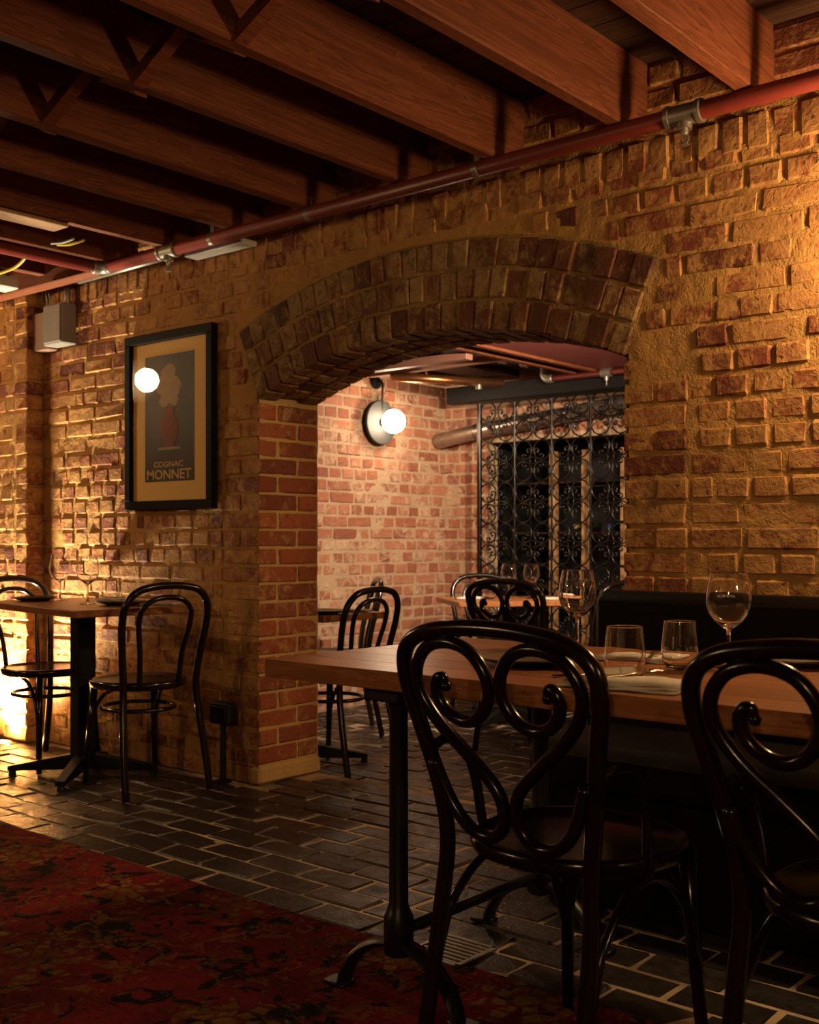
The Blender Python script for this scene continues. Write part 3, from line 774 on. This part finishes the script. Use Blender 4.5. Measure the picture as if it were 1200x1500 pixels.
def heart_chair(label, loc, rz, group=None):
    t = thing('heart_back_chair', label, 'chair', loc, rz, group)
    side = [(-.190,-.262,0),(-.186,-.235,.15),(-.182,-.205,.33),(-.176,-.195,.45),(-.190,-.205,.56),(-.216,-.232,.68),(-.236,-.252,.77),(-.226,-.264,.830),(-.176,-.272,.864),(-.09,-.277,.879),(0,-.278,.883)]
    path = smoothpath(side + mirror(side)[1:], 5)
    MB().tube(path, .0165, 12).obj('back_frame', 'bentwood', t, True)
    def yb(z): return -.196 - max(0, z-.45)*.19
    sc = [(-.128,.772),(-.132,.790),(-.148,.786),(-.155,.762),(-.140,.728),(-.100,.706),(-.055,.714),(-.022,.752),(-.018,.800),(-.052,.846),(-.110,.862),(-.170,.846),(-.205,.800),(-.200,.750),(-.160,.695),(-.095,.640),(-.035,.585),(-.017,.545),(-.024,.500),(-.058,.474),(-.105,.480),(-.145,.515),(-.172,.565),(-.190,.615)]
    for sg in (1, -1):
        pts = smoothpath([(sg*x*.97, yb(z)+.002, z-.010*(z-.45)/.4) for x, z in sc], 4)
        rr = [.0075 + .0055*min(1, i/10) for i in range(len(pts))]
        m = MB().tube(pts, rr, 10)
        e = pts[0]; m.lathe([(0,-.011),(.008,-.008),(.011,0),(.008,.008),(0,.011)], 10, e)
        m.obj('scroll', 'bentwood', t, True)
        MB().tube(smoothpath([(sg*.205,-.215,.625),(sg*.212,-.165,.640),(sg*.214,-.11,.62),(sg*.210,-.075,.55),(sg*.204,-.06,.46),(sg*.200,-.05,.425)],5), .0105, 10).obj('hip_brace', 'bentwood', t, True)
        MB().tube([(sg*.150,.165,.43),(sg*.158,.175,.25),(sg*.172,.195,0)], [.019,.016,.0125], 12).obj('leg', 'bentwood', t, True)
        arch_brace((sg*.166,.175,0), (sg*.188,-.215,0), .20, .405).obj('arch_brace', 'bentwood', t, True)
    arch_brace((-.16,.178,0), (.16,.178,0), .20, .405).obj('arch_brace', 'bentwood', t, True)
    seat_mesh(.215, .21, .452, 1.0, 'bentwood').obj('seat', 'bentwood', t, True)
    return t
def hoop_chair(label, loc, rz, group=None):
    t = thing('hoop_back_chair', label, 'chair', loc, rz, group)
    side = [(-.190,-.265,0),(-.185,-.235,.15),(-.172,-.200,.33),(-.166,-.190,.45),(-.178,-.205,.58),(-.192,-.232,.70),(-.184,-.252,.785),(-.140,-.266,.838),(-.07,-.272,.857),(0,-.274,.861)]
    MB().tube(smoothpath(side + mirror(side)[1:], 5), .0155, 12).obj('back_frame', 'bentwood', t, True)
    inn = [(-.088,-.178,.445),(-.096,-.198,.58),(-.116,-.228,.70),(-.108,-.246,.765),(-.062,-.257,.803),(0,-.260,.812)]
    MB().tube(smoothpath(inn + mirror(inn)[1:], 5), .0115, 10).obj('inner_bow', 'bentwood', t, True)
    seat_mesh(.205, .203, .452, .7, 'bentwood', 2.0).obj('seat', 'bentwood', t, True)
    for sg in (1, -1):
        MB().tube([(sg*.140,.145,.43),(sg*.150,.160,.25),(sg*.165,.180,0)], [.018,.0155,.012], 12).obj('leg', 'bentwood', t, True)
        MB().tube(smoothpath([(sg*.156,.166,.20),(sg*.148,.13,.31),(sg*.135,.07,.385),(sg*.125,-.01,.418)],5), .0085, 8).obj('leg_brace', 'bentwood', t, True)
    MB().tube([(.152*math.cos(2*PI*i/36), .01+.158*math.sin(2*PI*i/36), .335) for i in range(36)], .0095, 8, closed=True).obj('leg_ring', 'bentwood', t, True)
    return t
CA = heart_chair('dark bentwood chair with heart scroll back at the end of the long table', (-1.203, 1.953, .002), math.radians(-5))
dup(CA, (-.585, 1.953, .002), math.radians(-4), 'dark heart back chair pulled up before the tumbler and folded napkin')
HB = hoop_chair('dark hoop back chair tucked under the table below the poster', (-3.985, 2.935, 0), math.radians(80))
dup(HB, (-4.70, 2.93, 0), math.radians(-86), 'dark hoop back chair by the glowing floor uplight')
dup(HB, (-3.77, 3.90, CF), math.radians(92), 'hoop back chair standing just inside the arch by the jamb')
dup(HB, (-4.47, 4.61, CF), math.radians(140), 'hoop back chair seen edge on behind the small cellar table')
dup(CA, (-3.30, 4.93, CF), math.radians(-2), 'heart back chair drawn up to the cellar table before the grille')
dup(HB, (-4.15, 5.72, CF), math.radians(-128), 'hoop back chair facing the room behind the grille side table')
dup(HB, (-3.28, 5.47, CF), math.radians(76), 'hoop back chair beside the end of the leather bench')

# ------------------------------------------------------------------ tables
TZ = .765
def cross_table(label, loc, rz, hx, hy, foot_ang, top=TZ, group=None):
    t = thing('cafe_table', label, 'table', loc, rz, group)
    MB().rbox(-hx,hx,-hy,hy,top-.03,top,.004).obj('table_top', 'table_wood', t)
    MB().rbox(-.16,.16,-.16,.16,top-.038,top-.03,.002).obj('top_plate', 'black_metal', t)
    MB().rbox(-.042,.042,-.042,.042,.04,top-.036,.004).obj('column', 'black_metal', t)
    for k in range(4):
        a = foot_ang + k*PI/2
        m = MB().add([(.03,-.024,.03),(.03,.024,.03),(.03,.024,.10),(.03,-.024,.10),(.33,-.02,.022),(.33,.02,.022),(.33,.02,.042),(.33,-.02,.042)],
                 [(0,3,2,1),(4,5,6,7),(0,1,5,4),(1,2,6,5),(2,3,7,6),(3,0,4,7)])
        m.lathe([(.016,0),(.018,.004),(.012,.024),(0,.026)], 12, (.315,0,0))
        m.tf(Matrix.Rotation(a,4,'Z')).obj('foot', 'black_metal', t)
    return t
cross_table('small timber table on black cross base below the framed poster', (-4.345, 2.895, 0), math.radians(-8), .49, .265, math.radians(48))
cross_table('timber table half hidden behind the arch jamb', (-3.96, 3.865, CF), 0, .37, .21, math.radians(45), .745)
cross_table('square timber table before the iron grille', (-3.88, 5.51, CF), math.radians(51), .37, .30, math.radians(45), .74)

# long table on cast iron trestles
lt = thing('long_table', 'long timber table on cast iron trestles with arched feet', 'table', (0,0,0))
TX0, TX1, TY0, TY1 = -1.99, .35, 1.825, 2.60
npl = 6
for k in range(npl):
    y0 = TY0 + (TY1-TY0)*k/npl; y1 = TY0 + (TY1-TY0)*(k+1)/npl
    MB().rbox(TX0, TX1, y0+.0003, y1-.0003, TZ-.042, TZ, .0012).obj('plank', 'table_wood', lt)
for X in (-1.655, -.05):
    for Y in (1.925, 2.50):
        MB().lathe([(.030,.115),(.034,.12),(.034,.20),(.028,.212),(.022,.23),(.021,.66),(.026,.675),(.026,.70),(.035,.706),(.035,TZ-.042)], 18, (X,Y,0)).obj('post', 'cast_iron', lt, 'auto')
        pts = [(X + .175*math.sin(a), Y, -.03+.17*math.cos(a)) for a in [math.radians(-80+160*i/16) for i in range(17)]]
        m = MB().tube(pts, .016, 8, flat=(1.5,.8)); 
        for sg in (-1, 1): m.rbox(X+sg*.185-.032, X+sg*.185+.032, Y-.024, Y+.024, .0, .012, .003)
        m.obj('arched_foot', 'cast_iron', lt, 'auto')
    MB().tube([(X,1.925,.165),(X,2.50,.165)], .013, 10).obj('stretcher', 'cast_iron', lt, True)
    MB().rbox(X-.05, X+.05, 1.86, 2.56, TZ-.075, TZ-.042, .004).obj('top_bearer', 'cast_iron', lt)
MB().rbox(-1.605, -.10, 2.19, 2.23, TZ-.09, TZ-.042, .004).obj('long_rail', 'cast_iron', lt)

# ------------------------------------------------------------------ leather bench
bn = thing('banquette', 'black buttoned leather bench against the brick wall beside arch', 'bench', (0,0,0))
BX0, BX1 = -1.86, 1.0
MB().rbox(BX0+.02, BX1, 2.80, WY-.02, 0, .34, .01).obj('base', 'leather', bn)
MB().rbox(BX0, BX1, 2.72, 3.14, .34, .475, .035).obj('seat_cushion', 'leather', bn, 'auto')
b = MB().rbox(BX0, BX1, 3.10, WY-.015, .36, .886, .03).obj('back_rest', 'leather', bn, 'auto')
for i in range(10):
    for z in (.60, .74):
        MB().lathe([(0,-.006),(.012,-.004),(.014,0),(0,.002)], 12).tf(Matrix.Translation((BX0+.2+i*.28+(.14 if z > .7 else 0), 3.098, z)) @ Matrix.Rotation(-PI/2,4,'X')).obj('button', 'leather', b, True)

# ------------------------------------------------------------------ tableware
wg_out = [(0,0),(.034,0),(.0345,.0015),(.030,.0035),(.012,.006),(.0052,.012),(.0040,.03),(.0040,.070),(.0055,.084),(.016,.090),(.031,.102),(.043,.118),(.0480,.134),(.0485,.148),(.046,.170),(.042,.190),(.0388,.2055),(.0386,.2066),(.0383,.207)]
wg_in = [(.0379,.207),(.0376,.2066),(.0378,.2055),(.041,.190),(.045,.170),(.0473,.148),(.0468,.134),(.0418,.119),(.030,.104),(.015,.0938),(0,.0920)]
tb_out = [(0,0),(.025,0),(.031,.004),(.038,.018),(.0408,.038),(.0405,.058),(.0375,.085),(.0348,.1065),(.0346,.1077),(.0343,.108)]
tb_in = [(.0339,.108),(.0336,.1077),(.0338,.1065),(.0363,.085),(.0393,.058),(.0395,.038),(.0366,.019),(.030,.0085),(0,.007)]
WGM = MB().lathe(wg_out + wg_in, 36).mesh('wine_glass', 'glass', True)
TBM = MB().lathe(tb_out + tb_in, 36).mesh('tumbler', 'glass', True)
def wine(x, y, z, label, s=1, group=None):
    o = link('wine_glass', WGM); o.location = (x,y,z+.0005); o.scale = (s,s,s); return tag(o, label, 'wine glass', group)
def tumbler(x, y, z, label, s=1, group=None):
    o = link('tumbler', TBM); o.location = (x,y,z+.0005); o.scale = (s,s,s); return tag(o, label, 'tumbler', group)
wine(-1.525, 2.475, TZ, 'empty wine glass on long table beside the dark plate', 1.0)
g2 = wine(-1.065, 2.36, TZ, 'empty wine glass printed with a small white name', 1.02)
me = text_mesh('APOTECA', .0062, .040, .014, 'etch_white', 'print')
am = math.atan2(2.36, -1.065) + .12                 # far side of the bowl, read through the glass
for v in me.vertices:
    a = am + v.co.x/.0487; v.co = Vector((.0488*math.cos(a), .0488*math.sin(a), .150 + v.co.y))
link('print', me, g2)
tumbler(-1.125, 2.005, TZ, 'stemless tumbler on long table by the cutlery and folded napkin', 1.02)
tumbler(-1.135, 2.265, TZ, 'stemless tumbler between the fork and the printed wine glass', .98)
def plate(x, y, z, r, label, gold=True):
    t = thing('plate', label, 'plate', (x,y,z))
    MB().lathe([(0,.001),(r*.6,.001),(r*.68,.004),(r,.016),(r*1.01,.018),(r*.99,.019),(r*.68,.0085),(0,.0065)], 40).obj('dish', 'plate_dark', t, True)
    if gold: MB().lathe([(0,.0075),(r*.64,.0080),(r*.95,.0185),(r*.93,.0190),(r*.64,.0090),(0,.0085)], 40).obj('glaze', 'plate_gold', t, True)
    return t
def napkin(x, y, z, lx, ly, rz, label, lay_=2, group=None):
    m = MB()
    for k in range(lay_):
        n = 10; vs = []; fs = []
        for j in range(3):
            for i in range(n+1):
                xx = -lx/2+lx*i/n; yy = -ly/2+ly*j/2
                zz = .002+.005*k+.0015*math.sin(i*1.3+k*2+j)+(.003 if j != 1 else 0)*0
                for top in (0, 1): vs.append((xx*(1-.03*k)+.004*k, yy*(1-.05*k), zz+top*.0045))
        st = (n+1)*2
        for j in range(2):
            for i in range(n):
                a = j*st+i*2; b_ = a+2; c = a+st; d = c+2
                fs += [(a,c,d,b_), (a+1,b_+1,d+1,c+1)]
        for i in range(n): fs += [(i*2,i*2+2,i*2+3,i*2+1), (2*st+i*2,2*st+i*2+1,2*st+i*2+3,2*st+i*2+2)]
        for j in range(2): fs += [(j*st,j*st+1,(j+1)*st+1,(j+1)*st), (j*st+n*2,(j+1)*st+n*2,(j+1)*st+n*2+1,j*st+n*2+1)]
        m.add(vs, fs)
    o = m.obj('napkin', 'linen', None, True); o.location = (x,y,z); o.rotation_euler = (0,0,rz); return tag(o, label, 'napkin', group)
def fork(x, y, z, rz, label, tilt=0):
    t = thing('fork', label, 'fork', (x,y,z), rz)
    MB().tube(smoothpath([(0,-.10,.004),(0,-.05,.004),(0,0,.005),(0,.035,.008),(0,.045,.008)],4), [.006]*5+[.0045]*6+[.003]*6, 8, flat=(1,.4)).obj('handle', 'silver', t, True)
    MB().rbox(-.011,.011,.042,.062,.006,.0085,.001).obj('head', 'silver', t)
    for k in range(4): MB().tube([(-.0095+k*.0063,.060,.007),(-.0095+k*.0063,.08,.006),(-.0095+k*.0063,.10,.009)], [.0016,.0015,.0008], 6).obj('tine', 'silver', t, True)
    return t
def knife(x, y, z, rz, label):
    t = thing('knife', label, 'knife', (x,y,z), rz)
    MB().tube([(0,-.11,.005),(0,-.06,.005),(0,.0,.005)], [.0065,.006,.0045], 8, flat=(1,.55)).obj('handle', 'silver', t, True)
    MB().add([(-.001,0,.003),(.001,0,.003),(.001,.11,.004),(-.001,.11,.004),(-.001,0,.017),(.001,0,.017),(.001,.095,.016),(-.001,.095,.016)], [(0,3,2,1),(4,5,6,7),(0,1,5,4),(1,2,6,5),(2,3,7,6),(3,0,4,7)]).obj('blade', 'silver', t)
    return t
plate(-1.44, 2.13, TZ, .115, 'dark plate with gold glaze behind the heart back chair')
napkin(-1.365, 2.12, TZ+.018, .15, .10, .3, 'cream napkin folded over the dark gold plate')
napkin(-1.075, 1.925, TZ, .24, .135, math.radians(8), 'cream folded napkin under the knife at the table edge', 3)
knife(-1.135, 1.93, TZ+.016, math.radians(-28), 'silver knife lying on the folded napkin')
fork(-1.105, 2.00, TZ+.012, math.radians(-12), 'silver fork with tines resting past the folded napkin')
napkin(-1.285, 2.37, TZ, .20, .12, math.radians(10), 'cream napkin lying under the fork beyond the tumblers', 2)
fork(-1.245, 2.345, TZ+.012, math.radians(20), 'silver fork on the napkin beyond the tumblers')
plate(-.985, 2.50, TZ, .12, 'shallow gold glazed plate behind the printed wine glass')
napkin(-.93, 2.47, TZ+.018, .18, .13, math.radians(25), 'cream napkin folded on plate behind printed wine glass', 3)
# left table
wine(-4.66, 2.98, TZ, 'wine glass at the uplit end of the table below the poster', 1.02)
wine(-4.27, 2.87, TZ, 'wine glass at the middle of the table below the poster', 1.02)
tumbler(-4.33, 3.03, TZ, 'tumbler behind the plate on table below the poster', 1.0)
plate(-4.68, 2.86, TZ, .10, 'dark plate at the uplit end of the table below the poster', False)
plate(-4.10, 2.93, TZ, .11, 'dark plate nearest the hoop chair below the poster', False)
napkin(-4.13, 2.91, TZ+.018, .15, .09, .4, 'cream napkin on the dark plate below the poster')
napkin(-3.97, 3.05, TZ, .15, .10, .2, 'cream napkin on table corner below the poster')
# cellar tables
ZA, ZB = CF+.745, CF+.74
plate(-3.72, 3.78, ZA, .11, 'dark plate on the table half hidden by the jamb', False)
napkin(-3.70, 3.97, ZA, .16, .10, .4, 'cream napkin on the table half hidden by the jamb')
wine(-3.90, 5.55, ZB, 'wine glass by the hoop chair on the grille side table', 1.0)
wine(-3.79, 5.63, ZB, 'wine glass in front of grille above the heart chair', 1.0)
tumbler(-3.93, 5.40, ZB, 'tumbler on the grille side table beside wine glass', .95)
napkin(-4.06, 5.36, ZB, .16, .10, 1.0, 'cream napkin at the corner of the grille side table')
napkin(-3.62, 5.65, ZB, .16, .10, .6, 'cream napkin on grille side table above the heart chair')

# ------------------------------------------------------------------ cellar: beam, grille, duct, ceiling, wine store
GY = CBY - .23
tag(MB().rbox(-4.842, CRX, GY+.012, GY+.10, 1.985, 2.10, .005).obj('steel_beam', 'black_metal'), 'black boxed beam above the iron grille', 'beam')
gr = thing('iron_grille', 'black wrought iron scroll grille screening the wine store', 'grille', (-4.545, GY, 0))
MW, MH = .2885, .272; GC, GR = 6, 7; GT = 1.972
for x in [k*MW for k in range(GC+1)]:
    rr = .013 if x == 0 else .006
    MB().rbox(x-rr, x+rr, -rr, rr, .0, GT, .002).obj('upright_bar' if x else 'frame_post', 'wrought_iron', gr)
MB().rbox(0, GC*MW, -.010, .010, GT-.012, GT+.012, .002).obj('top_rail', 'wrought_iron', gr); MB().rbox(0, GC*MW, -.010, .010, .03, .05, .002).obj('bottom_rail', 'wrought_iron', gr)
def scroll_pts():
    rho = .0655; out = []
    for sg in (1, -1):
        p = Vector((rho, 0)); hd = PI/2*sg; pts = [p.copy()]; turned = 0; ds = .005
        while turned < math.radians(455):
            r = rho if turned < math.radians(140) else rho - (rho-.013)*min(1, (turned-math.radians(140))/math.radians(150))
            dth = ds/r; hd += sg*dth; turned += dth
            p = p + Vector((math.cos(hd), math.sin(hd)))*ds; pts.append(p.copy())
        out.append(pts)
    return list(reversed(out[1])) + out[0][1:]
sp_ = scroll_pts(); ang = math.radians(45)
spt = [(p.x*math.cos(ang)-p.y*math.sin(ang), 0, p.x*math.sin(ang)+p.y*math.cos(ang)) for p in sp_][::2]
sm = MB().tube(spt, .0052, 6)
for e in (spt[0], spt[-1]): sm.lathe([(0,-.010),(.008,-.006),(.010,0),(.008,.006),(0,.010)], 8, e)
SCM = sm.mesh('scroll', 'wrought_iron', True)
q_ = .024
RGM = MB().tube([(-q_,0,-q_),(0,0,-q_*.82),(q_,0,-q_),(q_*.82,0,0),(q_,0,q_),(0,0,q_*.82),(-q_,0,q_),(-q_*.82,0,0)], .0048, 6, closed=True).mesh('ring', 'wrought_iron', True)
for c in range(GC):
    for r_ in range(GR):
        cx = (c+.5)*MW; cz = GT - (r_+.5)*MH
        for sx, sz, ry in ((1,1,0), (-1,1,-90), (-1,-1,180), (1,-1,90)):
            o = link('scroll', SCM, gr); o.location = (cx+sx*.0715, 0, cz+sz*.0685); o.rotation_euler = (0, math.radians(ry), 0)
        link('ring', RGM, gr).location = (cx, 0, cz)
du = MB(); pts = smoothpath([(CLX+.02,CBY-.11,1.745),(-4.6,CBY-.11,1.80),(-4.0,CBY-.10,1.855),(-3.3,CBY-.10,1.90),(CRX,CBY-.10,1.90)], 8)
du.tube(pts, .052, 18)
for k in range(2, len(pts), 5): du.tube([pts[k]-Vector((.006,0,0)), pts[k]+Vector((.006,0,0))], .056, 18)
tag(du.obj('metal_duct', 'duct', None, 'auto'), 'round metal duct running behind the iron grille', 'duct')
# wine store uprights and bottles
rk = thing('wine_rack', 'timber wine rack inside the dark store behind the grille', 'rack', (0, CBY+.28, 0))
for x in (-4.28, -4.02, -3.72, -3.44, -3.05, -2.7): MB().rbox(x-.022, x+.022, -.03, .03, 0, 1.66, .003).obj('upright', 'pale_wood', rk)
for z in (.36, .72, 1.10, 1.45): MB().rbox(-4.6, -2.4, .0, .40, z-.012, z, .002).obj('shelf', 'board_wood', rk)
bt_prof = [(0,.0),(.034,.0),(.037,.006),(.037,.19),(.033,.212),(.017,.238),(.0145,.25),(.0145,.30),(.0,.30)]
BTM = MB().lathe(bt_prof, 16).mesh('glass_body', 'bottle_glass', 'auto')
def bottle(x, z, cap, label, group):
    t = thing('wine_bottle', label, 'bottle', (x, CBY+.62, z), 0, group); t.rotation_euler = (PI/2, 0, 0)
    link('glass_body', BTM, t)
    MB().lathe([(.0152,.262),(.0158,.264),(.0158,.303),(0,.304)], 14).obj('capsule', cap, t, 'auto')
kk = 0
for z0 in (.36, .72):
    for rw in range(3):
        for c in range(7):
            x = -3.36 + c*.088 + (.044 if rw % 2 else 0)
            sh = 'lower' if z0 < .5 else 'middle'
            bottle(x, z0+.038+rw*.078, 'cork', 'dark wine bottle with pale capsule in the stack on the %s rack shelf' % sh, 'bottles stacked on the %s rack shelf' % sh)
for x, z, cap, lb in ((-4.13, 1.138, 'foil_gold', 'dark bottle with gold foil on the upper rack shelf'), (-3.86, 1.138, 'foil_blue', 'dark bottle with blue foil on the upper rack shelf'), (-3.58, 1.138, 'cork', 'dark bottle with pale capsule alone on the upper rack shelf')):
    bottle(x, z, cap, lb, None)
# ceiling of the cellar room
cc = struct('ceiling_cellar', MB().box(CLX-.1, CRX, WY+WT-.01, CBY+.14, 2.175, 2.5).mesh('ceiling_cellar', 'board_wood'), 'dark open ceiling void with pipes')
for x in (-4.78, -4.33): MB().rbox(x, x+.05, WY+WT, CBY-.14, 2.135, 2.18, .004).obj('joist', 'board_wood', cc)
MB().rbox(-3.60, CRX, WY+WT+.02, CBY-.26, 2.10, 2.125, .003).obj('plaster_panel', 'red_plaster', cc)
MB().rbox(-3.64, -3.60, WY+WT+.02, CBY-.27, 2.085, 2.16, .003).obj('edge_batten', 'joist_wood', cc)
MB().rbox(-3.78, -3.74, WY+WT+.02, CBY-.27, 2.085, 2.16, .003).obj('edge_batten', 'joist_wood', cc)
MB().rbox(-4.95, -3.80, 5.00, 5.06, 2.055, 2.10, .003).obj('steel_angle', 'salmon_steel', cc)
MB().rbox(-4.9, -3.80, 5.40, 5.44, 2.10, 2.14, .003).obj('steel_angle', 'salmon_steel', cc)
cp = thing('copper_pipe', 'copper pipe hung in the void above the disc lamp', 'pipe', (0,0,0))
MB().tube([(-4.66,5.35,2.075),(-4.30,6.05,2.075)], .028, 16).obj('pipe_run', 'copper', cp, True)
MB().tube([(-4.55,5.565,2.10),(-4.55,5.565,2.25)], .006, 8).obj('hanger', 'salmon_steel', cp, True)
f = MB(); ring_band(f, (-4.38,5.895,2.045), 'z', .012, .022, .04); f.obj('fitting', 'galv', cp, 'auto')
rp = thing('cellar_pipe', 'dull red pipe with galvanised elbow in front of the black beam', 'pipe', (0, GY-.06, 2.075))
MB().tube([(-3.93,0,0),(CRX+.02,0,0)], .020, 14).obj('pipe_run', 'red_pipe', rp, True)
MB().tube(smoothpath([(-3.92,0,0),(-3.96,0,0),(-3.985,0,.025),(-3.985,0,.06),(-3.985,0,.12)],5), .027, 14).obj('elbow', 'galv', rp, True)
f = MB(); ring_band(f, (-3.53,0,0), 'x', .021, .028, .07); f.lathe([(.012,-.05),(.014,-.03),(.014,-.02)], 10, (-3.53,0,0)); f.lathe([(0,-.085),(.012,-.083),(.004,-.078),(.004,-.05)], 10, (-3.53,0,0)); f.obj('tee_fitting', 'galv', rp, 'auto')
vf = thing('pipe_valve', 'pair of galvanised unions poking below the cellar timber edge', 'pipe fitting', (-3.90, 5.72, 2.13))
for k, (dx, dy) in enumerate(((0,-.2), (.02,.0))):
    f = MB(); ring_band(f, (dx,dy,0), 'x', .02, .032, .03); ring_band(f, (dx+.03,dy,0), 'x', .015, .024, .04); ring_band(f, (dx-.03,dy,0), 'x', .015, .024, .04); f.obj('union', 'galv', vf, 'auto')
